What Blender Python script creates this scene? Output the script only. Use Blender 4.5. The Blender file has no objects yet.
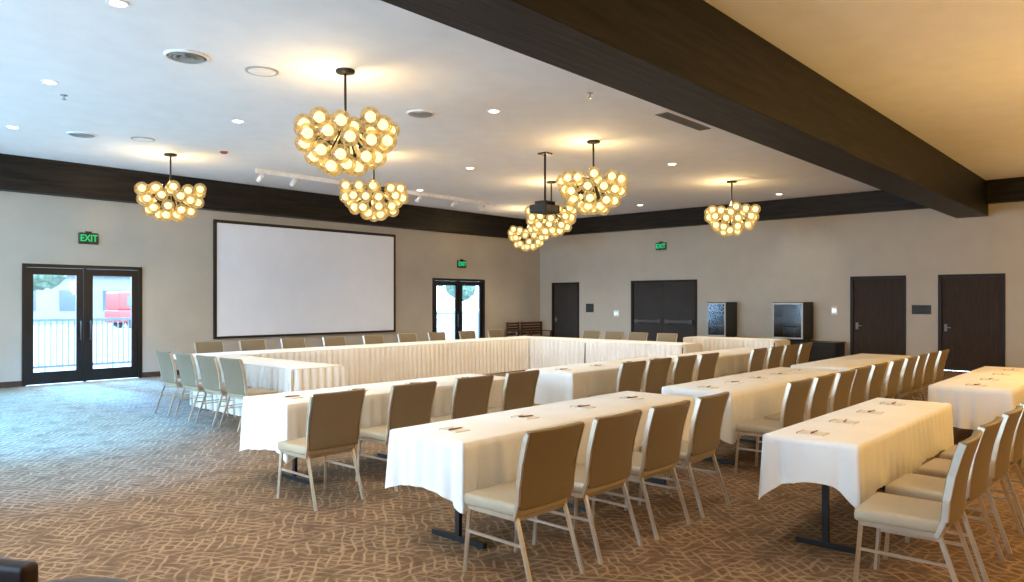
import bpy, bmesh, math, random
from mathutils import Vector, Matrix
random.seed(7)
S = bpy.context.scene
COL = S.collection
PI = math.pi
# ------------------------------------------------------------------ camera
H, FPX, HOR = 1.65, 740.0, 301.0
A = math.atan2(663, 740)
CA, SA = math.cos(A), math.sin(A)
cam_d = bpy.data.cameras.new('camera'); cam = bpy.data.objects.new('camera', cam_d); COL.objects.link(cam)
cam.location = (0, 0, H); cam.rotation_euler = (PI/2, 0, A - PI/2)
cam_d.sensor_width = 36; cam_d.lens = 36*FPX/1024; cam_d.shift_y = (HOR-291)/1024
cam_d.clip_start = .05; cam_d.clip_end = 500
S.camera = cam
def at(px, py, z):
    D = (z-H)*FPX/(HOR-py); t = (px-512)/FPX
    return D*(CA+t*SA), D*(SA-t*CA)
# ------------------------------------------------------------------ materials
def lin(c):
    return tuple((x/255/12.92 if x/255 <= .04045 else ((x/255+.055)/1.055)**2.4) for x in c) + (1,)
def nt(name):
    m = bpy.data.materials.new(name); m.use_nodes = True
    n = m.node_tree; n.nodes.clear()
    out = n.nodes.new('ShaderNodeOutputMaterial')
    return m, n, out
def pmat(name, c1, c2=None, scale=8, rough=.7, metal=0, bump=0, stretch=(1,1,1), detail=4, bscale=None, spec=.5):
    m, n, out = nt(name)
    b = n.nodes.new('ShaderNodeBsdfPrincipled')
    tc = n.nodes.new('ShaderNodeTexCoord'); mp = n.nodes.new('ShaderNodeMapping')
    mp.inputs['Scale'].default_value = stretch
    n.links.new(tc.outputs['Object'], mp.inputs['Vector'])
    nz = n.nodes.new('ShaderNodeTexNoise'); nz.inputs['Scale'].default_value = scale; nz.inputs['Detail'].default_value = detail
    n.links.new(mp.outputs['Vector'], nz.inputs['Vector'])
    c2 = c2 or tuple(min(255, int(x*.93)) for x in c1)
    rp = n.nodes.new('ShaderNodeValToRGB')
    rp.color_ramp.elements[0].position = .3; rp.color_ramp.elements[1].position = .7
    rp.color_ramp.elements[0].color = lin(c2); rp.color_ramp.elements[1].color = lin(c1)
    n.links.new(nz.outputs['Fac'], rp.inputs['Fac']); n.links.new(rp.outputs['Color'], b.inputs['Base Color'])
    b.inputs['Roughness'].default_value = rough; b.inputs['Metallic'].default_value = metal
    b.inputs['Specular IOR Level'].default_value = spec
    if bump:
        bn = n.nodes.new('ShaderNodeBump'); bn.inputs['Strength'].default_value = bump; bn.inputs['Distance'].default_value = .02
        n2 = nz
        if bscale:
            n2 = n.nodes.new('ShaderNodeTexNoise'); n2.inputs['Scale'].default_value = bscale; n2.inputs['Detail'].default_value = 3
            n.links.new(mp.outputs['Vector'], n2.inputs['Vector'])
        n.links.new(n2.outputs['Fac'], bn.inputs['Height']); n.links.new(bn.outputs['Normal'], b.inputs['Normal'])
    n.links.new(b.outputs['BSDF'], out.inputs['Surface'])
    return m
def emat(name, c, s):
    m, n, out = nt(name); e = n.nodes.new('ShaderNodeEmission')
    e.inputs['Color'].default_value = c + (1,); e.inputs['Strength'].default_value = s
    n.links.new(e.outputs[0], out.inputs['Surface']); return m
def glassmat(name, tint=(.9,.96,1), gl=.08, ro=.03):
    m, n, out = nt(name)
    t = n.nodes.new('ShaderNodeBsdfTransparent'); t.inputs['Color'].default_value = tint+(1,)
    g = n.nodes.new('ShaderNodeBsdfGlossy'); g.inputs['Roughness'].default_value = ro
    mx = n.nodes.new('ShaderNodeMixShader'); mx.inputs[0].default_value = gl
    n.links.new(t.outputs[0], mx.inputs[1]); n.links.new(g.outputs[0], mx.inputs[2]); n.links.new(mx.outputs[0], out.inputs['Surface'])
    return m
def globemat():
    m, n, out = nt('amber_globe_glass')
    t = n.nodes.new('ShaderNodeBsdfTransparent'); t.inputs['Color'].default_value = (1,.86,.55,1)
    e = n.nodes.new('ShaderNodeEmission'); e.inputs['Strength'].default_value = .92
    tc = n.nodes.new('ShaderNodeTexCoord'); w = n.nodes.new('ShaderNodeTexNoise')
    w.inputs['Scale'].default_value = 18
    n.links.new(tc.outputs['Object'], w.inputs['Vector'])
    rp = n.nodes.new('ShaderNodeValToRGB'); rp.color_ramp.elements[0].position = .38; rp.color_ramp.elements[1].position = .64
    rp.color_ramp.elements[0].color = (.5,.27,.06,1); rp.color_ramp.elements[1].color = (1,.73,.34,1)
    n.links.new(w.outputs['Fac'], rp.inputs['Fac']); n.links.new(rp.outputs['Color'], e.inputs['Color'])
    mx = n.nodes.new('ShaderNodeMixShader'); mx.inputs[0].default_value = .44
    g = n.nodes.new('ShaderNodeBsdfGlossy'); g.inputs['Roughness'].default_value = .05
    m2 = n.nodes.new('ShaderNodeMixShader'); m2.inputs[0].default_value = .08
    n.links.new(t.outputs[0], mx.inputs[1]); n.links.new(e.outputs[0], mx.inputs[2])
    n.links.new(mx.outputs[0], m2.inputs[1]); n.links.new(g.outputs[0], m2.inputs[2]); n.links.new(m2.outputs[0], out.inputs['Surface'])
    return m
def carpetmat():
    m, n, out = nt('patterned_carpet')
    b = n.nodes.new('ShaderNodeBsdfPrincipled'); b.inputs['Roughness'].default_value = .85; b.inputs['Specular IOR Level'].default_value = .2
    tc = n.nodes.new('ShaderNodeTexCoord')
    def wave(rot, sc, dist, ds, ph, mscale):
        mp = n.nodes.new('ShaderNodeMapping'); mp.inputs['Rotation'].default_value = (0,0,rot); mp.inputs['Location'].default_value = (ph,0,0)
        n.links.new(tc.outputs['Object'], mp.inputs['Vector'])
        w = n.nodes.new('ShaderNodeTexWave'); w.wave_type = 'BANDS'; w.bands_direction = 'X'
        w.inputs['Scale'].default_value = sc; w.inputs['Distortion'].default_value = dist
        w.inputs['Detail'].default_value = 1; w.inputs['Detail Scale'].default_value = ds; w.inputs['Detail Roughness'].default_value = .5
        n.links.new(mp.outputs['Vector'], w.inputs['Vector'])
        r = n.nodes.new('ShaderNodeValToRGB'); r.color_ramp.elements[0].position = .76; r.color_ramp.elements[1].position = 1
        r.color_ramp.elements[0].color = (0,0,0,1); r.color_ramp.elements[1].color = (1,1,1,1)
        n.links.new(w.outputs['Fac'], r.inputs['Fac'])
        # break the lines into branches
        k = n.nodes.new('ShaderNodeTexNoise'); k.inputs['Scale'].default_value = mscale; k.inputs['Detail'].default_value = 2
        n.links.new(mp.outputs['Vector'], k.inputs['Vector'])
        rk = n.nodes.new('ShaderNodeValToRGB'); rk.color_ramp.elements[0].position = .4; rk.color_ramp.elements[1].position = .56
        n.links.new(k.outputs['Fac'], rk.inputs['Fac'])
        mm = n.nodes.new('ShaderNodeMath'); mm.operation = 'MULTIPLY'
        n.links.new(r.outputs['Color'], mm.inputs[0]); n.links.new(rk.outputs['Color'], mm.inputs[1])
        return mm
    a = wave(.65, 4.3, 4, 1.1, 0, 4.2); c = wave(-.5, 4.3, 4, 1.1, 3.3, 4.6); d = wave(1.7, 3.8, 4, 1.1, 7.7, 4.0)
    m1 = n.nodes.new('ShaderNodeMixRGB'); m1.blend_type = 'LIGHTEN'; m1.inputs[0].default_value = 1
    n.links.new(a.outputs[0], m1.inputs[1]); n.links.new(c.outputs[0], m1.inputs[2])
    m2 = n.nodes.new('ShaderNodeMixRGB'); m2.blend_type = 'LIGHTEN'; m2.inputs[0].default_value = .8
    n.links.new(m1.outputs[0], m2.inputs[1]); n.links.new(d.outputs[0], m2.inputs[2])
    n2 = n.nodes.new('ShaderNodeTexNoise'); n2.inputs['Scale'].default_value = 8; n2.inputs['Detail'].default_value = 8; n2.inputs['Roughness'].default_value = .75
    n.links.new(tc.outputs['Object'], n2.inputs['Vector'])
    r2 = n.nodes.new('ShaderNodeValToRGB'); r2.color_ramp.elements[0].position = .35; r2.color_ramp.elements[1].position = .68
    r2.color_ramp.elements[0].color = lin((90,69,50)); r2.color_ramp.elements[1].color = lin((124,98,73))
    n.links.new(n2.outputs['Fac'], r2.inputs['Fac'])
    mu = n.nodes.new('ShaderNodeMath'); mu.operation = 'MULTIPLY'; mu.inputs[1].default_value = .46
    n.links.new(m2.outputs[0], mu.inputs[0])
    m3 = n.nodes.new('ShaderNodeMixRGB'); m3.inputs[2].default_value = lin((200,169,132))
    n.links.new(mu.outputs[0], m3.inputs[0]); n.links.new(r2.outputs['Color'], m3.inputs[1])
    n.links.new(m3.outputs[0], b.inputs['Base Color'])
    n4 = n.nodes.new('ShaderNodeTexNoise'); n4.inputs['Scale'].default_value = 140; n.links.new(tc.outputs['Object'], n4.inputs['Vector'])
    bn = n.nodes.new('ShaderNodeBump'); bn.inputs['Strength'].default_value = .4; bn.inputs['Distance'].default_value = .01
    n.links.new(n4.outputs['Fac'], bn.inputs['Height']); n.links.new(bn.outputs['Normal'], b.inputs['Normal'])
    n.links.new(b.outputs['BSDF'], out.inputs['Surface'])
    return m
M = dict(
 carpet=carpetmat(),
 ceil=pmat('ceiling_paint', (236,237,238), (230,231,232), 3, .9, bump=.03, bscale=60),
 wall=pmat('greige_wall_paint', (182,175,162), (176,169,156), 2, .85, bump=.04, bscale=90),
 beam=pmat('dark_stained_beam_wood', (40,35,31), (7,7,7), 1.6, .5, bump=.35, stretch=(.9,11,11), detail=8, spec=.22),
 beam2=pmat('dark_stained_trim_wood', (40,35,31), (7,7,7), 1.6, .5, bump=.35, stretch=(11,.9,11), detail=8, spec=.22),
 base=pmat('brown_baseboard', (70,52,40), None, 5, .5),
 black=pmat('black_metal', (22,21,21), None, 20, .4, metal=.2),
 blackp=pmat('black_plastic', (18,17,17), None, 20, .5),
 frame=pmat('black_door_frame', (18,17,17), (13,13,13), 10, .4),
 brownframe=pmat('dark_brown_door_frame', (38,29,24), (30,23,19), 10, .55, spec=.3),
 glass=glassmat('clear_door_glass'),
 cabglass=glassmat('dark_cabinet_glass', (.4,.42,.45), .07, .12),
 screen=pmat('white_screen_fabric', (234,239,248), (230,235,244), 2, .95, spec=.1),
 cloth=pmat('cream_white_tablecloth', (232,231,227), (224,223,219), 3, .9, bump=.45, bscale=5, spec=.2),
 skirt=pmat('pleated_cream_skirt', (238,236,231), (229,227,221), 3, .85, bump=.05, bscale=30, spec=.2),
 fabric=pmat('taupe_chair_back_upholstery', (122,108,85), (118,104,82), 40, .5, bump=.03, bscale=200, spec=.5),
 seatfab_lit=pmat('lit_taupe_seat_upholstery', (172,157,131), (167,152,127), 40, .55, bump=.03, bscale=200, spec=.45),  # same upholstery as the backs, lightened to paint in light from above
 cmetal=pmat('champagne_chair_metal', (212,201,181), (204,193,174), 30, .28, metal=.8),
 wooddoor=pmat('dark_brown_door_wood', (58,44,34), (42,32,25), 3, .65, stretch=(8,8,1), bump=.05, spec=.25),
 greydoor=pmat('dark_grey_brown_door', (54,48,44), (46,41,38), 3, .6, spec=.3),
 chrome=pmat('brushed_chrome', (190,190,188), None, 30, .25, metal=.9),
 white=pmat('white_fixture_enamel', (244,244,242), None, 10, .5),
 greyfix=pmat('grey_vent_enamel', (128,126,122), None, 10, .5),
 silver=pmat('pale_silver_frame', (176,176,174), None, 10, .45, metal=.3),
 bargrey=pmat('dark_grey_push_bar', (84,80,76), None, 10, .5, metal=.3),
 glowlamp=emat('warm_downlight_glow', (1,.94,.84), 10),
 bulb=emat('warm_bulb_glow', (1,.87,.55), 4.2),
 globe=globemat(),
 green=emat('green_exit_glow', (.05,.8,.3), .85),
 exitdark=pmat('exit_sign_dark_face', (10,36,24), None, 10, .4),
 pen=pmat('brown_pen_barrel', (136,84,46), None, 40, .4),
 pad=pmat('pale_notepad_paper', (222,215,202), None, 40, .8),
 padtop=pmat('tan_notepad_binding', (176,146,112), None, 40, .7),
 penmetal=pmat('pen_brown_tip', (110,84,62), None, 40, .4, metal=.3),
 wood=pmat('brown_bench_wood', (84,50,30), (58,34,20), 6, .5, stretch=(1,8,8)),
 leather=pmat('dark_oxblood_leather', (44,24,17), (32,17,12), 20, .5, bump=.1, spec=.3),
 greytop=pmat('grey_brown_tabletop', (78,66,54), (62,52,43), 9, .45),
 concrete=pmat('terrace_concrete', (140,144,148), (122,126,130), 4, .9),
 fence=pmat('grey_fence_paint', (100,106,112), None, 10, .5),
 leaf=pmat('tree_leaves', (88,104,84), (56,72,58), 5, .9, bump=.6),
 bark=pmat('tree_bark', (60,50,42), (44,36,30), 12, .9),
 redpaint=pmat('red_car_paint', (134,52,46), None, 8, .5),
 tyre=pmat('tyre_rubber', (40,40,41), None, 20, .8),
 darkglass=pmat('car_window_glass', (74,82,90), None, 8, .3),
 bldg=pmat('pale_building_wall', (124,124,126), None, 4, .9),
 roof=pmat('slate_building_roof', (74,78,84), None, 8, .8),
 vent=pmat('dark_vent_interior', (48,46,44), None, 20, .7),
 smoke=pmat('reddish_detector_plastic', (150,70,58), None, 10, .5),
)
# ------------------------------------------------------------------ helpers
def box(bm, x0, x1, y0, y1, z0, z1, bev=0, seg=2):
    r = bmesh.ops.create_cube(bm, size=1)
    vs = r['verts']
    for v in vs:
        v.co = Vector(((x0+x1)/2+v.co.x*(x1-x0), (y0+y1)/2+v.co.y*(y1-y0), (z0+z1)/2+v.co.z*(z1-z0)))
    if bev:
        es = list({e for v in vs for e in v.link_edges})
        bmesh.ops.bevel(bm, geom=es, offset=bev, segments=seg, affect='EDGES', profile=.6)
def tube(bm, p, q, r, r2=None, seg=10):
    p, q = Vector(p), Vector(q); d = q-p
    mt = Matrix.Translation((p+q)/2) @ d.to_track_quat('Z', 'Y').to_matrix().to_4x4()
    bmesh.ops.create_cone(bm, cap_ends=True, segments=seg, radius1=r, radius2=r if r2 is None else r2, depth=d.length, matrix=mt)
def bar(bm, p, q, w, h):
    p, q = Vector(p), Vector(q); d = q-p
    mt = Matrix.Translation((p+q)/2) @ d.to_track_quat('Z', 'Y').to_matrix().to_4x4() @ Matrix.Diagonal((w, h, d.length, 1))
    bmesh.ops.create_cube(bm, size=1, matrix=mt)
def lathe(bm, prof, seg=28, c=(0,0)):
    rings = []
    for r, z in prof:
        rings.append([bm.verts.new((c[0]+r*math.cos(2*PI*i/seg), c[1]+r*math.sin(2*PI*i/seg), z)) for i in range(seg)])
    for a, b in zip(rings, rings[1:]):
        for i in range(seg):
            j = (i+1) % seg
            bm.faces.new((a[i], a[j], b[j], b[i]))
    for rg, fl in ((rings[0], True), (rings[-1], False)):
        if prof[0 if fl else -1][0] > 1e-4:
            bm.faces.new(rg[::-1] if fl else rg)
def ball(bm, c, r, sub=2, sc=(1,1,1)):
    bmesh.ops.create_icosphere(bm, subdivisions=sub, radius=r, matrix=Matrix.Translation(c) @ Matrix.Diagonal(sc+(1,)))
def obj(name, bm, mat, parent=None, smooth=False, loc=None):
    me = bpy.data.meshes.new(name)
    bmesh.ops.recalc_face_normals(bm, faces=bm.faces[:])
    bm.to_mesh(me); bm.free()
    me.materials.append(M[mat] if isinstance(mat, str) else mat)
    if smooth: me.polygons.foreach_set('use_smooth', [True]*len(me.polygons))
    o = bpy.data.objects.new(name, me); COL.objects.link(o)
    if parent: o.parent = parent
    if loc: o.location = loc
    return o
def tag(o, label, cat, group=None):
    o['label'] = label; o['category'] = cat
    if group: o['group'] = group
    nw = len(label.split())
    if nw < 4 or nw > 16: print('LABEL LEN', nw, label)
    return o
def thing(name, label, cat, loc=(0,0,0), rz=0, group=None):
    o = bpy.data.objects.new(name, None); COL.objects.link(o); o.empty_display_size = .1
    o.location = loc; o.rotation_euler = (0,0,rz)
    return tag(o, label, cat, group)
def struct(name, bm, mat, parent=None, smooth=False):
    o = obj(name, bm, mat, parent, smooth)
    if not parent: o['kind'] = 'structure'
    return o
def sempty(name, loc=(0,0,0)):
    o = bpy.data.objects.new(name, None); COL.objects.link(o); o.location = loc; o['kind'] = 'structure'; return o
def dup(root, loc, rz=0, label=None, group=None):
    r = root.copy(); COL.objects.link(r); r.location = loc; r.rotation_euler = (0,0,rz)
    if label: tag(r, label, root['category'], group or root.get('group'))
    for ch in list(root.children):
        c = ch.copy(); COL.objects.link(c); c.parent = r
        for g in list(ch.children):
            d = g.copy(); COL.objects.link(d); d.parent = c
    return r
def NB(): return bmesh.new()
ORD = ['first','second','third','fourth','fifth','sixth','seventh','eighth','ninth','tenth','eleventh','twelfth','thirteenth']
# ------------------------------------------------------------------ room shell
XW, YW, ZC = 20.0, 16.6, 4.4
XL, YN = -4.0, -5.0
def wall(name, axis, c0, c1, u0, u1, z0, z1, ops, mat):
    bm = NB()
    def bx(a, b, za, zb):
        if b-a < 1e-4 or zb-za < 1e-4: return
        if axis == 'x': box(bm, a, b, c0, c1, za, zb)
        else: box(bm, c0, c1, a, b, za, zb)
    u = u0
    for (a, b, za, zb) in sorted(ops):
        bx(u, a, z0, z1); bx(a, b, z0, za); bx(a, b, zb, z1); u = b
    bx(u, u1, z0, z1)
    return struct(name, bm, mat)
bm = NB(); box(bm, XL, XW, YN, YW, -.1, 0); struct('floor', bm, 'carpet')
bm = NB(); box(bm, XL-.2, XW+.2, YN-.2, YW+.2, ZC, ZC+.15); struct('ceiling', bm, 'ceil')
GD = [(4.33, 6.56, 0, 2.38), (14.95, 17.19, 0, 2.34)]
RD = [(14.89, 16.05, 0, 2.28), (10.55, 12.84, 0, 2.29), (4.92, 6.22, 0, 2.28), (2.87, 4.22, 0, 2.28)]
WN = [(4.2, 7.8, .4, 3.5), (8.4, 11.8, .4, 3.5), (12.4, 15.8, .4, 3.5)]
wall('wall_back', 'x', YW, YW+.2, XL-.2, XW+.2, 0, ZC, GD, 'wall')
wall('wall_right', 'y', XW, XW+.2, YN, YW, 0, ZC, RD, 'wall')
wall('wall_left', 'y', XL-.2, XL, YN, YW, 0, ZC, WN, 'wall')
wall('wall_near', 'x', YN-.2, YN, XL-.2, XW+.2, 0, ZC, [], 'wall')
for i, (a, b, za, zb) in enumerate(WN):
    w = sempty('window_%d' % (i+1), (XL-.1, (a+b)/2, za))
    bm = NB(); hw = (b-a)/2; hh = zb-za
    for y in (-hw+.04, -hw/3, hw/3, hw-.04): box(bm, -.05, .05, y-.04, y+.04, 0, hh)
    for z in (.04, hh-.04): box(bm, -.05, .05, -hw, hw, z-.04, z+.04)
    obj('window_frame', bm, 'frame', w)
# big beam and wall-top trims
bm = NB(); box(bm, XL, XW, 3.2, 3.85, 3.6, ZC, .012, 1); o = struct('trim_1', bm, 'beam')
bm = NB(); box(bm, XL, XW, YW-.32, YW, 3.74, ZC, .01, 1); struct('trim_2', bm, 'beam')
bm = NB(); box(bm, XW-.25, XW, 3.85, YW-.32, 3.88, ZC, .01, 1); struct('trim_3', bm, 'beam2')
bm = NB(); box(bm, XW-.25, XW, YN, 3.2, 3.88, ZC, .01, 1); struct('trim_4', bm, 'beam2')
def baseb(name, axis, ops, u0, u1):
    bm = NB(); u = u0
    for a, b, *_ in sorted(ops)+[(u1, u1)]:
        if a-u > .01:
            if axis == 'x': box(bm, u, a-.002, YW-.02, YW, 0, .11)
            else: box(bm, XW-.02, XW, u, a-.002, 0, .11)
        u = b
    struct(name, bm, 'base')
baseb('baseboard_back', 'x', GD, XL, XW); baseb('baseboard_right', 'y', RD, YN, YW-.02)
# glazed double doors (back wall)
for i, (a, b, za, zb) in enumerate(GD):
    d = sempty('door_%d' % (i+1), ((a+b)/2, YW, 0)); hw = (b-a)/2
    bm = NB(); f = .07
    box(bm, -hw, -hw+f, -.03, .15, 0, zb); box(bm, hw-f, hw, -.03, .15, 0, zb); box(bm, -hw+f, hw-f, -.03, .15, zb-f, zb)
    box(bm, -.025, .025, -.01, .1, 0, zb-f)
    obj('door_frame', bm, 'frame', d)
    for s in (-1, 1):
        x0, x1 = (-hw+f+.004, -.029) if s < 0 else (.029, hw-f-.004)
        bm = NB(); st = .125
        box(bm, x0, x0+st, .02, .07, .01, zb-f-.005); box(bm, x1-st, x1, .02, .07, .01, zb-f-.005)
        box(bm, x0+st, x1-st, .02, .07, .01, .25); box(bm, x0+st, x1-st, .02, .07, zb-f-.14, zb-f-.005)
        lf = obj('door_leaf', bm, 'frame', d)
        bm = NB(); box(bm, x0+st-.01, x1-st+.01, .042, .05, .24, zb-f-.13); obj('glass_pane', bm, 'glass', lf)
        bm = NB(); hx = (x1-.06) if s < 0 else (x0+.06)
        tube(bm, (hx, -.04, .85), (hx, -.04, 1.25), .012); tube(bm, (hx, -.04, .88), (hx, .03, .88), .008); tube(bm, (hx, -.04, 1.22), (hx, .03, 1.22), .008)
        obj('door_handle', bm, 'bargrey', lf, True)
# solid doors (right wall)
def solid_door(idx, a, b, zb, mat, double):
    d = sempty('door_%d' % idx, (XW, (a+b)/2, 0)); hw = (b-a)/2; f = .07
    bm = NB()
    box(bm, -.03, .15, -hw, -hw+f, 0, zb); box(bm, -.03, .15, hw-f, hw, 0, zb); box(bm, -.03, .15, -hw+f, hw-f, zb-f, zb)
    box(bm, .06, .1, -hw+f, hw-f, 0, zb-f)
    obj('door_frame', bm, 'brownframe', d)
    spans = [(-hw+f+.003, -.003), (.003, hw-f-.003)] if double else [(-hw+f+.003, hw-f-.003)]
    for k, (y0, y1) in enumerate(spans):
        bm = NB(); box(bm, .015, .059, y0, y1, .01, zb-f-.003, .004, 1)
        lf = obj('door_leaf', bm, mat, d)
        bm = NB()
        if double:
            box(bm, -.06, -.02, y0+.06, y1-.06, .98, 1.06, .006, 1)
            box(bm, -.05, .015, y0+.08, y0+.18, .96, 1.08); box(bm, -.05, .015, y1-.18, y1-.08, .96, 1.08)
            obj('panic_bar', bm, 'bargrey', lf)
            bm = NB(); box(bm, -.01, .015, y1-.3 if k == 0 else y0+.05, y1-.05 if k == 0 else y0+.3, zb-f-.16, zb-f-.09); obj('door_closer', bm, 'blackp', lf)
        else:
            yy = y1-.08
            tube(bm, (-.05, yy, 1.02), (.015, yy, 1.02), .012); tube(bm, (-.05, yy+.01, 1.02), (-.05, yy-.12, 1.02), .011)
            box(bm, .005, .016, yy-.03, yy+.03, .93, 1.1)
            obj('door_handle', bm, 'greyfix', lf)
solid_door(3, *RD[0][:2], 2.28, 'greydoor', False)
solid_door(4, *RD[1][:2], 2.29, 'greydoor', True)
solid_door(5, *RD[2][:2], 2.28, 'wooddoor', False)
solid_door(6, *RD[3][:2], 2.28, 'wooddoor', False)
# ------------------------------------------------------------------ projection screen
t = thing('projection_screen', 'large white wall projection screen with thin black border between the glass doors', 'screen', (10.82, YW, .77))
bm = NB(); box(bm, -2.62, 2.62, -.05, -.04, .05, 2.72); obj('screen_surface', bm, 'screen', t)
bm = NB()
for s in (-1, 1): box(bm, min(s*2.67, s*2.61), max(s*2.67, s*2.61), -.065, -.0, 0, 2.77)
box(bm, -2.61, 2.61, -.065, 0, 0, .055); box(bm, -2.61, 2.61, -.065, 0, 2.7, 2.77)
obj('border_frame', bm, 'blackp', t)
# ------------------------------------------------------------------ text + exit signs
def text_mesh(s, size, depth=.004):
    cu = bpy.data.curves.new('letters', 'FONT'); cu.body = s; cu.size = size; cu.extrude = depth; cu.align_x = 'CENTER'; cu.align_y = 'CENTER'
    cu.offset = size*.02
    o = bpy.data.objects.new('letters_tmp', cu); COL.objects.link(o)
    bpy.context.view_layer.update()
    dg = bpy.context.evaluated_depsgraph_get()
    me = bpy.data.meshes.new_from_object(o.evaluated_get(dg)); bpy.data.objects.remove(o)
    return me
exit_me = text_mesh('EXIT', .2); exit_me.materials.clear(); exit_me.materials.append(M['green'])
def exit_sign(loc, rz, label):
    t = thing('exit_sign', label, 'exit sign', loc, rz, 'green exit signs')
    bm = NB(); box(bm, -.185, .185, -.05, 0, -.115, .115, .01, 1); obj('housing', bm, 'exitdark', t)
    bm = NB(); box(bm, -.06, .06, -.04, -.01, .115, .145); obj('mount', bm, 'blackp', t)
    o = bpy.data.objects.new('lettering', exit_me); COL.objects.link(o); o.parent = t
    o.rotation_euler = (PI/2, 0, 0); o.location = (0, -.054, 0); o.scale = (.8, .95, 1)
exit_sign((5.5, YW, 2.93), 0, 'green exit sign above the left glass double doors')
exit_sign((16.15, YW, 2.8), 0, 'green exit sign above the small glass doors right of the screen')
exit_sign((XW, 11.75, 3.33), -PI/2, 'green exit sign above the grey double doors on the right wall')
# wall plates
def plate(loc, w, h, mat, label, cat, name):
    t = thing(name, label, cat, loc, -PI/2)
    bm = NB(); box(bm, -w/2, w/2, -.02, 0, -h/2, h/2, .004, 1); obj('plate', bm, mat, t)
    bm = NB(); box(bm, -w*.35, w*.35, -.026, -.02, -h*.25, h*.25, .002, 1); obj('inset', bm, 'vent' if mat != 'white' else 'chrome', t)
plate((XW, 4.58, 1.44), .42, .22, 'blackp', 'black rectangular placard between the two brown doors', 'wall plate', 'wall_placard')
plate((XW, 14.45, 1.42), .3, .28, 'blackp', 'small dark placard right of the narrow grey door in the corner', 'wall plate', 'wall_placard')
plate((XW, 13.4, 1.25), .2, .2, 'white', 'white control plate left of the grey double doors', 'wall plate', 'wall_control')
plate((XW, 6.62, 1.4), .14, .2, 'white', 'white switch plate left of the first brown door', 'switch', 'light_switch')
# ------------------------------------------------------------------ chair prototype (faces +Y)
def make_chair(label):
    t = thing('banquet_chair', label, 'chair')
    bm = NB(); box(bm, -.24, .24, -.2, .25, .405, .48, .028, 3)
    for v in bm.verts:
        if v.co.z > .45: v.co.z += .014*(1-(v.co.x/.24)**2)*(1-((v.co.y-.025)/.225)**2)
        v.co.x *= 1 - .06*max(0, (.0-v.co.y))/.2
    obj('seat', bm, 'seatfab_lit', t, True)
    bm = NB()
    box(bm, -.247, .247, -.022, .022, 0, .47, .013, 3)
    bmesh.ops.subdivide_edges(bm, edges=[e for e in bm.edges if abs(e.verts[0].co.x-e.verts[1].co.x) > .3], cuts=5)
    bmesh.ops.subdivide_edges(bm, edges=[e for e in bm.edges if abs(e.verts[0].co.z-e.verts[1].co.z) > .3], cuts=5)
    def bend(x, y, z): return Vector((x*(.94+.06*z/.47), y-.2-.02*(1-(x/.247)**2)-z*.19+.02*math.sin(PI*z/.47), .455+z*.985))
    for v in bm.verts: v.co = bend(*v.co)
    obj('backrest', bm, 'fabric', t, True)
    for s in (-1, 1):
        bm = NB(); bar(bm, (s*.215, .215, .41), (s*.228, .245, 0), .018, .023); obj('leg', bm, 'cmetal', t)
        bm = NB(); bar(bm, (s*.215, -.17, .42), (s*.228, -.31, 0), .018, .024); obj('leg', bm, 'cmetal', t)
    bm = NB()
    box(bm, -.226, -.204, -.18, .225, .385, .41); box(bm, .204, .226, -.18, .225, .385, .41)
    box(bm, -.21, .21, .2, .222, .385, .41); box(bm, -.21, .21, -.18, -.16, .385, .41)
    obj('seat_frame', bm, 'cmetal', t)
    for s in (-1, 1):
        bm = NB(); bar(bm, (s*.222, -.165, .39), bend(s*.247, 0, .03), .018, .026)
        pts = [bend(s*.251, -.004, z) for z in (.03, .15, .28, .4, .46)]
        for a, b in zip(pts, pts[1:]): bar(bm, a, b, .014, .036)
        obj('back_post', bm, 'cmetal', t)
        bm = NB(); bar(bm, (s*.221, .228, .25), (s*.221, -.226, .25), .012, .016); obj('stretcher', bm, 'cmetal', t)
    return t
proto = [None]
def chair(x, y, rz, label, group):
    rz += random.uniform(-.035, .035)
    if proto[0] is None:
        c = make_chair(label); proto[0] = c; c.location = (x, y, 0); c.rotation_euler = (0,0,rz); c['group'] = group
        return c
    return dup(proto[0], (x, y, 0), rz, label, group)
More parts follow.
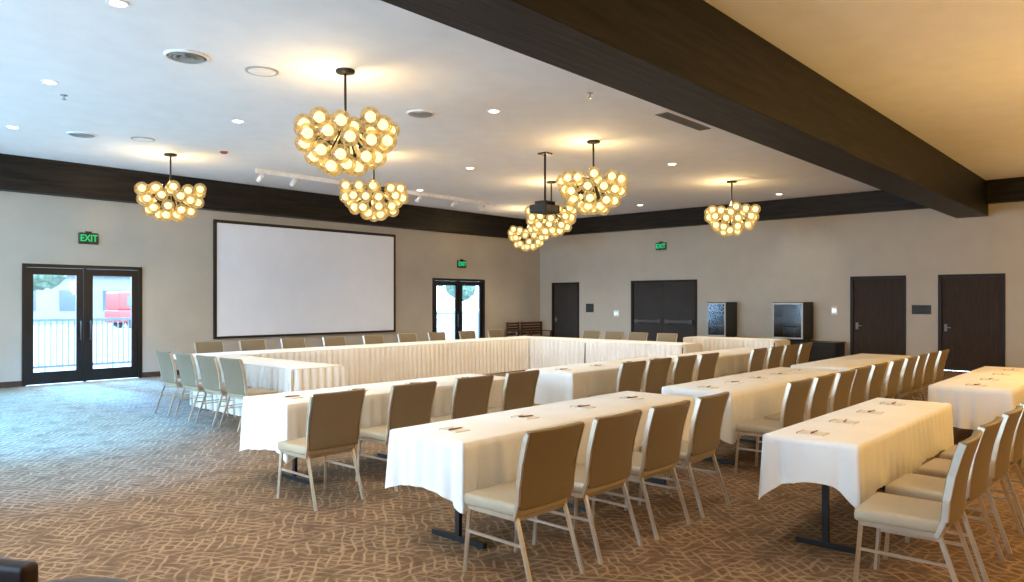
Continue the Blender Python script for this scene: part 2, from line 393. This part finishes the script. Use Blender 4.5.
# ------------------------------------------------------------------ tables + cloths
ZT = .765
def cloth_mesh(lx, ly, drop_long, drop_end, corner, ph, longx=True, ripple=.011, flare=.045, cw=.13, cp=1.4):
    bm = NB(); hx, hy = lx/2, ly/2; step = .02
    P = []
    def side(p, q, nrm, drop):
        L = (q-p).length; n = max(2, int(L/step))
        for i in range(n):
            d = L*i/n; P.append((p+(q-p)*(i/n), nrm, min(d, L-d), drop))
    c = [Vector((-hx,-hy)), Vector((hx,-hy)), Vector((hx,hy)), Vector((-hx,hy))]
    nn = [Vector((0,-1)), Vector((1,0)), Vector((0,1)), Vector((-1,0))]
    for k in range(4):
        isx = k % 2 == 0
        side(c[k], c[(k+1) % 4], nn[k], drop_long if (isx == longx) else drop_end)
    R = 10; rows = []
    n = len(P)
    dr0 = [p[3] for p in P]; W = 6
    drs = [sum(dr0[(i+k) % n] for k in range(-W, W+1))/(2*W+1) for i in range(n)]
    for j in range(R+1):
        f = j/R; ring = []
        for i, (p, nr, dc, _) in enumerate(P):
            g = math.exp(-(dc/.06)**2)
            dirn = nr
            if dc < .2:
                cs = Vector((math.copysign(1, p.x), math.copysign(1, p.y))).normalized()
                w = math.exp(-(dc/.05)**2)
                dirn = (nr*(1-w)+cs*w).normalized()
            s = i*step
            # slanted folds of uneven width that start at the edge and sharpen toward the hem
            env = .6+.4*math.sin(s*2.1+ph*1.3)
            fold = math.sin(s*2*PI/.3+ph+1.6*math.sin(s*1.7+ph)+1.6*f*math.sin(s*.9)); fold = 1-2*abs(fold)**.45
            rp = ripple*env*(-fold+.4*math.sin(s*2*PI/.13+ph*2.3-1.1*f))*f**.7
            dent = -flare*.8*math.exp(-((dc-.11)/.035)**2)*f**.7
            off = .005 + (.014*f if flare > 0 else 0) + flare*g*f**.8 + rp*(1-g) + dent
            drop = drs[i] + corner*math.exp(-(dc/cw)**cp) + ((.015*math.sin(s*4.3+ph)+.010*math.sin(s*11+ph*2)) if flare > 0 else 0)
            if j == 0: off = -.008; zz = ZT
            else: zz = ZT - .008 - drop*(j-1)/(R-1)
            q = p + dirn*off
            ring.append(bm.verts.new((q.x, q.y, zz)))
        rows.append(ring)
    for a, b in zip(rows, rows[1:]):
        for i in range(n):
            j = (i+1) % n; bm.faces.new((a[i], a[j], b[j], b[i]))
    bm.faces.new(rows[0])
    return bm
def skirt_strip(bm, p, q, nrm):
    p, q, nrm = Vector(p), Vector(q), Vector(nrm); d = (q-p).normalized(); p = p-d*.011; q = q+d*.011
    L = (q-p).length; n = int(L/.01)
    rows = []
    for z, amp in ((.748, .006), (.7, .03), (.4, .045), (.015, .055)):
        row = []
        for i in range(n+1):
            s = L*i/n; w = math.sin(s*2*PI/.24+.5*math.sin(s*2.3)); w = 1-2*abs(w)**.45
            o = p+(q-p)*(i/n)+nrm*(.042-amp*.7*w+amp*.15*math.sin(s*3.1))
            row.append(bm.verts.new((o.x, o.y, z)))
        rows.append(row)
    for a, b in zip(rows, rows[1:]):
        for i in range(n): bm.faces.new((a[i], a[i+1], b[i+1], b[i]))
tcount = [0]
def table(x0, x1, y0, y1, where, dl=.42, de=.42, corner=.05, skirts=(), skirted=False, flare=.025, cw=.09, cp=1.1, ripple=.026):
    tcount[0] += 1; ph = tcount[0]*1.7
    cx, cy = (x0+x1)/2, (y0+y1)/2; lx, ly = x1-x0, y1-y0; longx = lx >= ly
    t = thing('folding_table', 'black-legged folding table beneath %s' % where, 'table', (cx, cy, 0), 0, 'folding tables under cloths')
    bm = NB(); box(bm, -lx/2+.006, lx/2-.006, -ly/2+.006, ly/2-.006, .72, .752); obj('tabletop', bm, 'greytop', t)
    half = (lx if longx else ly)/2; wd = (ly if longx else lx)/2
    pos = [-half+.3, half-.3] + ([0] if half > 1.4 else [])
    for u in pos:
        bm = NB()
        def pt(a, b, z): return (a, b, z) if longx else (b, a, z)
        bar(bm, pt(u, 0, .03), pt(u, 0, .72), .03, .04)
        bar(bm, pt(u, -wd+.1, .018), pt(u, wd-.1, .018), .036, .036)
        bar(bm, pt(u, -wd+.12, .705), pt(u, wd-.12, .705), .03, .03)
        obj('leg', bm, 'black', t)
    bm = cloth_mesh(lx, ly, dl, de, corner, ph, longx, .0 if skirted else ripple, 0 if skirted else flare, cw, cp)
    c = obj('tablecloth', bm, 'cloth', None, True, (cx, cy, 0))
    tag(c, ('white pleat-skirted tablecloth on %s' if skirts else 'white draped tablecloth on %s') % where, 'tablecloth', 'white tablecloths')
    if skirts:
        bm = NB()
        for s in skirts:
            p = {'x0': ((-lx/2, ly/2), (-lx/2, -ly/2), (-1, 0)), 'x1': ((lx/2, -ly/2), (lx/2, ly/2), (1, 0)),
                 'y0': ((-lx/2, -ly/2), (lx/2, -ly/2), (0, -1)), 'y1': ((lx/2, ly/2), (-lx/2, ly/2), (0, 1))}[s]
            skirt_strip(bm, *p)
        obj('pleated_skirt', bm, 'skirt', c, True)
pen0 = [None]; pad0 = [None]
def pen(x, y, label, plabel):
    rz = random.uniform(-.25, .25); pz = random.uniform(-.06, .06)
    if pen0[0] is None:
        t = thing('pen', label, 'pen', (x, y, ZT+.0085), rz, 'pens on the tables')
        bm = NB(); tube(bm, (-.07, 0, .005), (.05, 0, .005), .005); obj('barrel', bm, 'pen', t, True)
        bm = NB(); tube(bm, (.05, 0, .005), (.072, 0, .005), .005, .0015); obj('tip', bm, 'penmetal', t, True)
        bm = NB(); box(bm, -.07, -.03, -.0015, .0015, .0095, .0125); obj('clip', bm, 'penmetal', t)
        pen0[0] = t
        t = thing('notepad', plabel, 'notepad', (x, y+.01, ZT+.0005), pz, 'notepads on the tables')
        bm = NB(); box(bm, -.065, .065, -.085, .085, 0, .007); obj('pages', bm, 'pad', t)
        bm = NB(); box(bm, -.0655, .0655, .075, .0865, 0, .0078); obj('binding', bm, 'padtop', t)
        pad0[0] = t
    else:
        dup(pen0[0], (x, y, ZT+.0085), rz, label); dup(pad0[0], (x, y+.01, ZT+.0005), pz, plabel)
def row_block(x0, x1, y0, y1, where, xs, haspens=True, dy=-.325, **kw):
    table(x0, x1, y0, y1, where, **kw)
    for i, x in enumerate(xs):
        chair(x, y0+dy+random.uniform(-.02,.005), 0, 'taupe banquet chair, %s from the left at %s' % (ORD[i], where), 'chairs at the classroom rows')
        if haspens: pen(x0+(x1-x0)*(i+.35)/len(xs), y0+.34, 'brown pen, %s from the left on %s' % (ORD[i], where), 'pale notepad under pen, %s from the left on %s' % (ORD[i], where))
row_block(3.25, 6.2, 3.32, 4.03, 'left table of second row', [3.4, 4.06, 4.71, 5.38], dl=.37, de=.34, corner=.06)
row_block(4.8, 7.3, 1.45, 2.04, 'left table of nearest row', [4.66, 5.33, 6.0, 6.67], dy=-.33, de=.25, corner=.14, dl=.34, flare=.022, cw=.11, cp=.95, ripple=.022)
row_block(8.75, 11.8, 1.2, 1.93, 'table cut off at right edge', [9.0, 9.65, 10.3, 10.95])
row_block(6.75, 9.8, 3.2, 3.95, 'middle table of second row', [6.9, 7.52, 8.14, 8.76, 9.38])
row_block(10.2, 13.25, 3.2, 3.95, 'far table of second row', [10.1, 10.72, 11.34, 11.96, 12.6], False)
row_block(3.45, 6.4, 5.68, 6.42, 'left table of third row', [3.53, 4.33, 5.1, 5.82], corner=.08)
row_block(7.25, 10.3, 5.5, 6.25, 'middle table of third row', [7.65, 8.3, 8.95, 9.6])
row_block(10.7, 13.7, 5.4, 6.15, 'far table of third row', [11.1, 11.75, 12.4, 13.05], False)
# hollow square
for k, (a, b) in enumerate([(8.6, 9.98), (10.0, 11.4)]):
    table(5.32, 6.05, a, b, '%s table of left arm of the hollow square' % ('near','far')[k], .05, .05, 0, ('x0','y0') if k == 0 else ('x0',), True)
for k in range(4):
    L = (13.43-5.3)/4; x0 = 5.3+k*L
    table(x0, x0+L-.02, 11.55, 12.3, '%s table from left in the back side' % ORD[k], .05, .05, 0, ('y0',), True)
for k, (a, b) in enumerate([(7.45, 9.84), (9.86, 12.3)]):
    table(13.5, 14.23, a, b, '%s table of right arm of the hollow square' % ('near','far')[k], .05, .05, 0, ('x0','y0') if k == 0 else ('x0',), True)
for i, y in enumerate([9.0, 9.66, 10.32, 10.98]):
    chair(4.93, y, -PI/2, 'taupe banquet chair, %s from camera along left arm of the hollow square' % ORD[i], 'chairs around the hollow square')
for i, x in enumerate([6.25, 7.1, 7.95, 8.9, 9.9, 10.85, 11.75, 12.75, 13.75]):
    chair(x, 12.63, PI, 'taupe banquet chair, %s from the left behind back side of the hollow square' % ORD[i], 'chairs around the hollow square')
for i, y in enumerate([8.57, 9.34, 10.0, 10.66]):
    chair(14.55, y, PI/2, 'taupe banquet chair, %s from camera behind right arm of the hollow square' % ORD[i], 'chairs around the hollow square')
table(16.3, 17.05, 6.7, 8.95, 'buffet table in front of black cabinets', .05, .05, 0, ('x0','y0'), True)
# ------------------------------------------------------------------ cabinets on credenza
t = thing('credenza', 'low black credenza along the right wall carrying two glass cabinets', 'credenza', (19.6, 8.2, 0))
bm = NB(); box(bm, -.36, .36, -1.85, 1.85, .06, .57); obj('body', bm, 'blackp', t)
bm = NB(); box(bm, -.38, .38, -1.88, 1.88, .57, .6, .005, 1); obj('countertop', bm, 'black', t)
bm = NB(); box(bm, -.3, .34, -1.8, 1.8, 0, .06); obj('plinth', bm, 'black', t)
for k in range(4):
    y = -1.83+k*.925
    bm = NB(); box(bm, -.38, -.361, y, y+.9, .09, .55); d = obj('door', bm, 'blackp', t)
    bm = NB(); box(bm, -.395, -.381, y+.8, y+.815, .25, .4); obj('handle', bm, 'chrome', d)
def cab(y0, y1, label):
    t = thing('glass_cabinet', label, 'cabinet', (19.6, (y0+y1)/2, .601), 0, 'black glass-front cabinets')
    w = (y1-y0)/2
    bm = NB()
    box(bm, .3, .35, -w, w, .04, 1.02); box(bm, -.33, .3, -w, -w+.025, .04, 1.02); box(bm, -.33, .3, w-.025, w, .04, 1.02)
    box(bm, -.33, .3, -w+.025, w-.025, .98, 1.02); box(bm, -.33, .3, -w+.025, w-.025, .04, .08)
    obj('body', bm, 'blackp', t)
    for z in (.35, .62):
        bm = NB(); box(bm, -.3, .29, -w+.03, w-.03, z, z+.015); obj('shelf', bm, 'greyfix', t)
    bm = NB(); box(bm, -.352, -.346, -w+.04, w-.04, .1, .96); dr = obj('door_glass', bm, 'cabglass', t)
    bm = NB()
    box(bm, -.358, -.335, -w+.01, -w+.045, .06, 1.0); box(bm, -.358, -.335, w-.045, w-.01, .06, 1.0)
    box(bm, -.358, -.335, -w+.045, w-.045, .06, .1); box(bm, -.358, -.335, -w+.045, w-.045, .96, 1.0)
    f = obj('door_frame', bm, 'silver', t)
    for sx in (-.28, .28):
        for sy in (-w+.08, w-.08):
            bm = NB(); tube(bm, (sx, sy, 0), (sx, sy, .04), .025); obj('foot', bm, 'black', t)
cab(9.28, 9.86, 'smaller black glass-front cabinet, nearer the grey double doors')
cab(7.15, 7.97, 'wider black glass-front cabinet, nearer the brown doors')
# ------------------------------------------------------------------ corner wooden seats
def bench(name, label, cat, x, w):
    t = thing(name, label, cat, (x, 16.15, 0), 0)
    for sx in (-w/2+.03, w/2-.03):
        bm = NB(); box(bm, sx-.025, sx+.025, -.25, -.2, 0, .62); obj('leg', bm, 'wood', t)
        bm = NB(); box(bm, sx-.025, sx+.025, .18, .23, 0, .95); obj('leg', bm, 'wood', t)
        bm = NB(); box(bm, sx-.03, sx+.03, -.27, .18, .62, .65); obj('armrest', bm, 'wood', t)
    bm = NB()
    for k in range(5): box(bm, -w/2+.01, w/2-.01, -.24+k*.085, -.17+k*.085, .42, .445)
    obj('seat', bm, 'wood', t)
    bm = NB()
    for k in range(5): box(bm, -w/2+.056, w/2-.056, .19, .215, .52+k*.088, .585+k*.088)
    obj('backrest', bm, 'wood', t)
bench('wooden_armchair', 'brown slatted wooden armchair in the far corner beside the bench', 'chair', 18.3, .62)
bench('wooden_bench', 'brown slatted wooden bench in the far corner of the room', 'bench', 19.25, 1.1)
# ------------------------------------------------------------------ foreground table and armchair
t = thing('round_table', 'round brown side table at the bottom left corner', 'table', (.63, 2.39, 0))
bm = NB(); lathe(bm, [(.33, .715), (.35, .722), (.352, .745), (.345, .75)], 48); obj('tabletop', bm, 'greytop', t)
bm = NB(); lathe(bm, [(.035, .02), (.03, .3), (.03, .715)], 20); obj('pedestal', bm, 'black', t, True)
bm = NB(); lathe(bm, [(.24, 0), (.24, .012), (.05, .03), (.035, .05)], 32); obj('base', bm, 'black', t)
t = thing('armchair', 'dark oxblood leather armchair behind the round side table', 'armchair', (.47, 3.5, 0), .5)
bm = NB(); box(bm, -.3, .3, -.32, .3, .26, .42, .04, 3); obj('seat', bm, 'leather', t, True)
bm = NB(); box(bm, -.36, -.28, -.34, .3, .2, .615, .03, 3); obj('armrest', bm, 'leather', t, True)
bm = NB(); box(bm, .28, .36, -.34, .3, .2, .615, .03, 3); obj('armrest', bm, 'leather', t, True)
bm = NB(); box(bm, -.36, .36, .26, .38, .2, .63, .04, 3); obj('backrest', bm, 'leather', t, True)
for sx in (-.3, .3):
    for sy in (-.28, .3):
        bm = NB(); tube(bm, (sx, sy, 0), (sx, sy, .21), .016, .024); obj('leg', bm, 'wood', t)
# ------------------------------------------------------------------ chandeliers
def chandelier_proto(label, loc):
    t = thing('globe_chandelier', label, 'chandelier', loc, 0, 'globe chandeliers')
    bm = NB(); lathe(bm, [(.11, 0), (.115, -.012), (.11, -.035), (.03, -.045)], 28); obj('canopy', bm, 'black', t, True)
    bm = NB(); tube(bm, (0,0,-.04), (0,0,-.62), .016); obj('rod', bm, 'black', t, True)
    hc = Vector((0,0,-.63))
    bm = NB(); ball(bm, hc, .1, 3, (1,1,1)); obj('hub', bm, 'black', t, True)
    bm = NB(); ball(bm, (0,0,0), .114, 3); gme = obj('globe', bm, 'globe', None, True).data
    bpy.data.objects.remove(bpy.data.objects['globe'])
    bm = NB(); ball(bm, (0,0,0), .062, 3); bme = obj('bulb', bm, 'bulb', None, True).data
    bpy.data.objects.remove(bpy.data.objects['bulb'])
    for el, n, off, r in ((-6, 11, 0, .525), (-28, 11, .4, .555), (-50, 8, .1, .575), (-72, 5, .3, .585), (-16, 6, .2, .33)):
        for k in range(n):
            az = 2*PI*(k+off)/n + random.uniform(-.08,.08); e = math.radians(el+random.uniform(-5,5))
            rr = r*random.uniform(.96,1.04)
            d = Vector((math.cos(az)*math.cos(e), math.sin(az)*math.cos(e), math.sin(e)*.92))
            p = hc+d*rr
            bm = NB(); tube(bm, hc+d*.06, p-d*.1, .011, None, 6); tube(bm, p-d*.165, p-d*.098, .026, .032, 10); obj('arm', bm, 'black', t)
            g = bpy.data.objects.new('globe', gme); COL.objects.link(g); g.parent = t; g.location = p
            b = bpy.data.objects.new('bulb', bme); COL.objects.link(b); b.parent = g
    return t
def lamp(name, kind, loc, e, col, r=.1, **kw):
    l = bpy.data.lights.new(name, kind); l.energy = e; l.color = col; l.shadow_soft_size = r
    for k, v in kw.items(): setattr(l, k, v)
    o = bpy.data.objects.new(name, l); COL.objects.link(o); o.location = loc; return o
CH = [((5.24, 7.36), 'largest glowing globe chandelier, nearest the camera beside the big beam'),
      ((6.05, 14.0), 'glowing globe chandelier left of the projection screen'),
      ((8.5, 11.05), 'glowing globe chandelier hanging before the screen, beneath the largest one'),
      ((10.4, 7.44), 'glowing globe chandelier right of the ceiling projector pole'),
      ((13.3, 10.7), 'glowing globe chandelier directly below the ceiling projector'),
      ((16.7, 14.3), 'smallest, farthest glowing globe chandelier near the room corner'),
      ((16.0, 7.57), 'glowing globe chandelier farthest right, above the black cabinets')]
c0 = None
for i, ((x, y), lb) in enumerate(CH):
    if c0 is None: c0 = chandelier_proto(lb, (x, y, ZC))
    else: dup(c0, (x, y, ZC), i*.9, lb)
    lamp('chandelier_uplight', 'POINT', (x, y+.03, ZC-.5), 42, (1,.66,.3), .02)
    lamp('chandelier_downlight', 'SPOT', (x, y, ZC-1.3), 135, (1,.82,.56), .04, spot_size=2.9, spot_blend=.6)
# ------------------------------------------------------------------ projector
px, py = at(545, 153, ZC)
t = thing('ceiling_projector', 'dark projector hanging on a black pole from the ceiling', 'projector', (px, py, ZC))
bm = NB(); box(bm, -.1, .1, -.1, .1, -.03, 0, .004, 1); obj('ceiling_plate', bm, 'black', t)
bm = NB(); tube(bm, (0,0,-.03), (0,0,-.9), .02); obj('pole', bm, 'black', t, True)
bm = NB(); box(bm, -.15, .15, -.12, .12, -.92, -.9)
for s in (-1, 1): box(bm, s*.14-.01, s*.14+.01, -.12, .12, -.97, -.92)
obj('bracket', bm, 'black', t)
bm = NB(); box(bm, -.23, .23, -.18, .2, -1.12, -.97, .025, 2); b = obj('body', bm, 'vent', t)
bm = NB(); tube(bm, (.1, .195, -1.045), (.1, .28, -1.045), .06, .055, 24); obj('lens', bm, 'blackp', b, True)
bm = NB()
for k in range(6): box(bm, -.18, .14, -.185, -.178, -1.105+k*.02, -1.095+k*.02)
obj('vent_grille', bm, 'chrome', b)
# ------------------------------------------------------------------ ceiling fixtures
dl = None
DL = [((118,3),'white recessed downlight at the top left edge of the ceiling'), ((50,82),'recessed downlight left of the large round ceiling vent'),
      ((13,127),'leftmost recessed downlight by the dark wall beam'), ((238,121),'recessed downlight between the round speaker and the red detector'),
      ((494,111),'recessed downlight right of the largest chandelier'), ((672,164),'recessed downlight right of the chandelier by the projector'),
      ((470,168),'recessed downlight above the track light end'), ((779,194),'recessed downlight right of the farthest-right chandelier'),
      ((640,205),'recessed downlight above the grey double doors'), ((420,190),'recessed downlight near the middle of the track light')]
for (q, lb) in DL:
    x, y = at(q[0], q[1], ZC)
    if dl is None:
        dl = thing('recessed_downlight', lb, 'downlight', (x, y, ZC), 0, 'recessed ceiling downlights')
        bm = NB(); lathe(bm, [(.1, 0), (.1, -.012), (.075, -.008)], 28); obj('trim_ring', bm, 'white', dl)
        bm = NB(); lathe(bm, [(.072, -.009), (.06, -.012), (.0, -.013)], 24); obj('lens', bm, 'glowlamp', dl)
    else: dup(dl, (x, y, ZC), 0, lb)
    if q[0] in (50, 13): lamp('downlight_and_fill_beam', 'SPOT', (x, y, ZC-.03), 7000 if q[0] == 13 else 6200, (.08,.4,1), .05, spot_size=1.2 if q[0] == 13 else 1.05, spot_blend=1)  # these two beams are strong blue, standing in for daylight on the carpet
    else: lamp('downlight_and_fill_beam', 'SPOT', (x, y, ZC-.03), 60 if q[0] < 300 or q[0] > 620 and q[0] != 672 else 180, (1,.92,.78), .05, spot_size=2.1, spot_blend=.8)
def diffuser(q, r, label, dark=True):
    x, y = at(q[0], q[1], ZC)
    t = thing('ceiling_diffuser', label, 'vent', (x, y, ZC))
    bm = NB(); lathe(bm, [(r, 0), (r, -.01), (r*.92, -.024), (r*.87, -.024), (r*.87, -.004)], 36); obj('outer_ring', bm, 'white', t, True)
    bm = NB(); lathe(bm, [(r*.87, -.004), (r*.4, -.004), (0, -.004)], 36); obj('cavity', bm, 'vent', t)
    for k in (.66, .44, .2):
        bm = NB(); lathe(bm, [(r*k, -.006), (r*(k+.13), -.026), (r*(k+.1), -.03), (r*(k-.02), -.01)], 32); obj('cone_ring', bm, 'silver', t, True)
diffuser((187,56), .24, 'large round ceiling vent with dark rings, upper left')
diffuser((421,113), .21, 'round ceiling vent right of the largest chandelier')
diffuser((82,134), .22, 'round ceiling vent near the left dark wall beam')
def speaker(q, label):
    x, y = at(q[0], q[1], ZC)
    t = thing('ceiling_speaker', label, 'speaker', (x, y, ZC), 0)
    bm = NB(); lathe(bm, [(.19, 0), (.19, -.01), (.165, -.016), (.16, -.01)], 36); obj('rim', bm, 'silver', t, True)
    bm = NB(); lathe(bm, [(.16, -.011), (.08, -.014), (0, -.015)], 32); obj('grille', bm, 'white', t)
speaker((262,71), 'flat white round ceiling speaker beside the large vent')
speaker((143,139), 'small white round ceiling speaker left of the red detector')
x, y = at(224, 151, ZC)
t = thing('smoke_detector', 'small reddish ceiling detector left of the largest chandelier', 'smoke detector', (x, y, ZC))
bm = NB(); lathe(bm, [(.07, 0), (.07, -.03), (.045, -.05), (0, -.05)], 24); obj('body', bm, 'smoke', t)
bm = NB(); lathe(bm, [(.085, 0), (.085, -.008), (.07, -.01)], 24); obj('base', bm, 'white', t)
sp0 = None
for q, lb in (((590,93),'small sprinkler head between projector pole and big beam'), ((64,95),'small sprinkler head near the left downlight')):
    x, y = at(q[0], q[1], ZC)
    if sp0 is None:
        sp0 = thing('sprinkler_head', lb, 'sprinkler', (x, y, ZC), 0, 'sprinkler heads')
        bm = NB(); lathe(bm, [(.045, .006), (.045, -.008), (.014, -.012), (.014, -.05)], 20); obj('escutcheon', bm, 'chrome', sp0)
        bm = NB(); lathe(bm, [(.03, -.055), (.03, -.06), (.0, -.062)], 16); tube(bm, (.012,0,-.04), (.012,0,-.058), .003); tube(bm, (-.012,0,-.04), (-.012,0,-.058), .003); obj('deflector', bm, 'chrome', sp0)
    else: dup(sp0, (x, y, ZC), 0, lb)
t = thing('slot_vent', 'long grey-brown slot vent in the ceiling beside the big beam', 'vent', (10.2, 5.6, ZC))
bm = NB()
for (a,b,c,d) in ((-.68,.68,-.1,-.08), (-.68,.68,.08,.1), (-.68,-.66,-.08,.08), (.66,.68,-.08,.08)): box(bm, a, b, c, d, -.012, 0)
obj('frame', bm, 'greyfix', t)
bm = NB(); box(bm, -.66, .66, -.08, .08, -.004, 0); obj('cavity', bm, 'vent', t)
bm = NB()
for k in range(4): box(bm, -.66, .66, -.066+k*.038, -.046+k*.038, -.01, -.004)
obj('louvre', bm, 'greyfix', t)
# track light
x0, y0 = at(262, 167, ZC); x1, y1 = at(487, 203, ZC)
yt = 14.2
t = thing('track_light', 'white ceiling track with small spot heads facing the screen', 'track light', ((x0+x1)/2, yt, ZC)); hl = (x1-x0)/2
bm = NB(); box(bm, -hl, hl, -.03, .03, -.09, 0); obj('rail', bm, 'white', t)
for u in (-.97, -.75, -.3, .25, .6, .9):
    bm = NB(); tube(bm, (u*hl, 0, -.09), (u*hl, 0, -.16), .012); tube(bm, (u*hl, -.05, -.14), (u*hl, .09, -.23), .045, .05, 16); obj('spot_head', bm, 'white', t)
# ------------------------------------------------------------------ outside the doors
bm = NB(); box(bm, -30, 90, YW+.2, 110, -.3, -.06); struct('ground', bm, 'concrete')
def fence(x0, x1, label):
    t = thing('railing', label, 'railing', ((x0+x1)/2, 20.2, -.06)); h = (x1-x0)/2
    for z in (.1, 1.22):
        bm = NB(); box(bm, -h, h, -.03, .03, z, z+.06); obj('rail', bm, 'fence', t)
    n = int((x1-x0)/.125)
    for k in range(n+1):
        x = -h+.02+(2*h-.04)*k/n
        bm = NB(); box(bm, x-.014, x+.014, -.012, .012, .0 if k % 12 == 0 else .15, 1.22); obj('baluster', bm, 'fence', t)
fence(4.2, 9.2, 'grey metal railing outside the left glass doors')
fence(17.2, 22.2, 'grey metal railing outside the glass doors right of screen')
def tree(x, y, h, label):
    t = thing('tree', label, 'tree', (x, y, -.06), 0, 'trees beyond the terrace')
    bm = NB(); tube(bm, (0,0,0), (0,0,h*.5), .18, .1); obj('trunk', bm, 'bark', t, True)
    bm = NB()
    for k in range(7):
        ball(bm, (random.uniform(-1,1)*h*.22, random.uniform(-1,1)*h*.22, h*random.uniform(.42,.8)), h*random.uniform(.14,.22), 3)
    for v in bm.verts: v.co += Vector((random.uniform(-1,1), random.uniform(-1,1), random.uniform(-1,1)))*.1
    obj('crown', bm, 'leaf', t)
tree(12.3, 46, 5.4, 'leafy green tree seen through the left glass door leaf')
tree(23.5, 55, 5.4, 'leafy green tree behind the red van outside')
tree(48, 50, 5.5, 'leafy green tree seen through the glass doors right of screen')
t = thing('van', 'red van parked outside the left glass doors', 'car', (20.2, 50, -.06), .1)
bm = NB(); box(bm, -2.4, 2.4, -.95, .95, .35, 1.15, .12, 3); box(bm, -2.35, 1.6, -.88, .88, 1.1, 2.3, .15, 3); obj('body', bm, 'redpaint', t, True)
for u in (-1.4, -.2, 1.0):
    bm = NB(); box(bm, u-.45, u+.45, -.9, -.87, 1.4, 2.0, .01, 1); obj('side_window', bm, 'darkglass', t)
for u in (-1.5, 1.5):
    for s in (-1, 1):
        bm = NB(); tube(bm, (u, s*.75, .35), (u, s*.97, .35), .35, None, 24); obj('wheel', bm, 'tyre', t)
t = thing('building', 'pale low building across the street outside the left doors', 'building', (14, 63, -.06))
bm = NB(); box(bm, -9, 9, -3, 3, 0, 3.6); obj('wall', bm, 'bldg', t)
bm = NB(); box(bm, -9.4, 9.4, -3.4, 3.4, 3.6, 3.95); obj('roof', bm, 'roof', t)
for k in range(6):
    bm = NB(); box(bm, -7.6+k*2.9, -6.2+k*2.9, -3.05, -3, 1, 2.5); obj('window', bm, 'darkglass', t)
# ------------------------------------------------------------------ light
w = bpy.data.worlds.new('daylight'); S.world = w; w.use_nodes = True
bg = w.node_tree.nodes['Background']; bg.inputs['Color'].default_value = (.5,.74,1,1); bg.inputs['Strength'].default_value = 22
for p, e in (((4,-1.2,2.2),115), ((7.5,-.6,2.2),105), ((10.5,.6,2.2),95), ((13.5,-.6,2.2),105), ((17,.4,2.2),95), ((0,-2.4,2.2),110), ((9,-3.4,2.2),95), ((15,-3.4,2.2),85)):
    lamp('bay_fill_light', 'POINT', p, e, (1,.58,.15), .3)  # unseen warm points, added to light the near bay amber
for p in ((1.2, 4.8, 4.35), (2.6, 5.6, 4.35)):
    lamp('downlight_and_fill_beam', 'SPOT', p, 250, (1,.74,.4), .05, spot_size=1.7, spot_blend=1)  # unseen warm fill spots, added to warm the foreground carpet
# neutral ceiling spots over the near tables, without fixtures
for p in ((4.6, 2.2, 4.35), (8.2, 1.6, 4.35), (2.4, 2.4, 4.35)):
    lamp('downlight_and_fill_beam', 'SPOT', p, 120, (1,.9,.74), .05, spot_size=2.0, spot_blend=.8)
# blue spots added under the ceiling to imitate daylight on the left carpet
for p, e in (((.8, 11.6, 4.3), 6500), ((.6, 14.4, 4.3), 6000), ((5.4, 15.2, 3.6), 2200), ((2.6, 8.4, 4.3), 2400)):
    lamp('window_sky_light', 'SPOT', p, e, (.08,.4,1), .3, spot_size=1.3 if p[0] != 2.6 else 1.0, spot_blend=1)
# blue spot added outside the left doors, standing in for sky light
o = lamp('sky_light', 'SPOT', (4.6, 28, 5.6), 60000, (.1,.44,1), 1.2, spot_size=.5, spot_blend=.5)
o.rotation_euler = (Vector((4.6, 12.0, 0))-o.location).to_track_quat('-Z', 'Y').to_euler()
try:
    S.view_settings.view_transform = 'Standard'; S.view_settings.look = 'None'
except Exception as ex: print(ex)
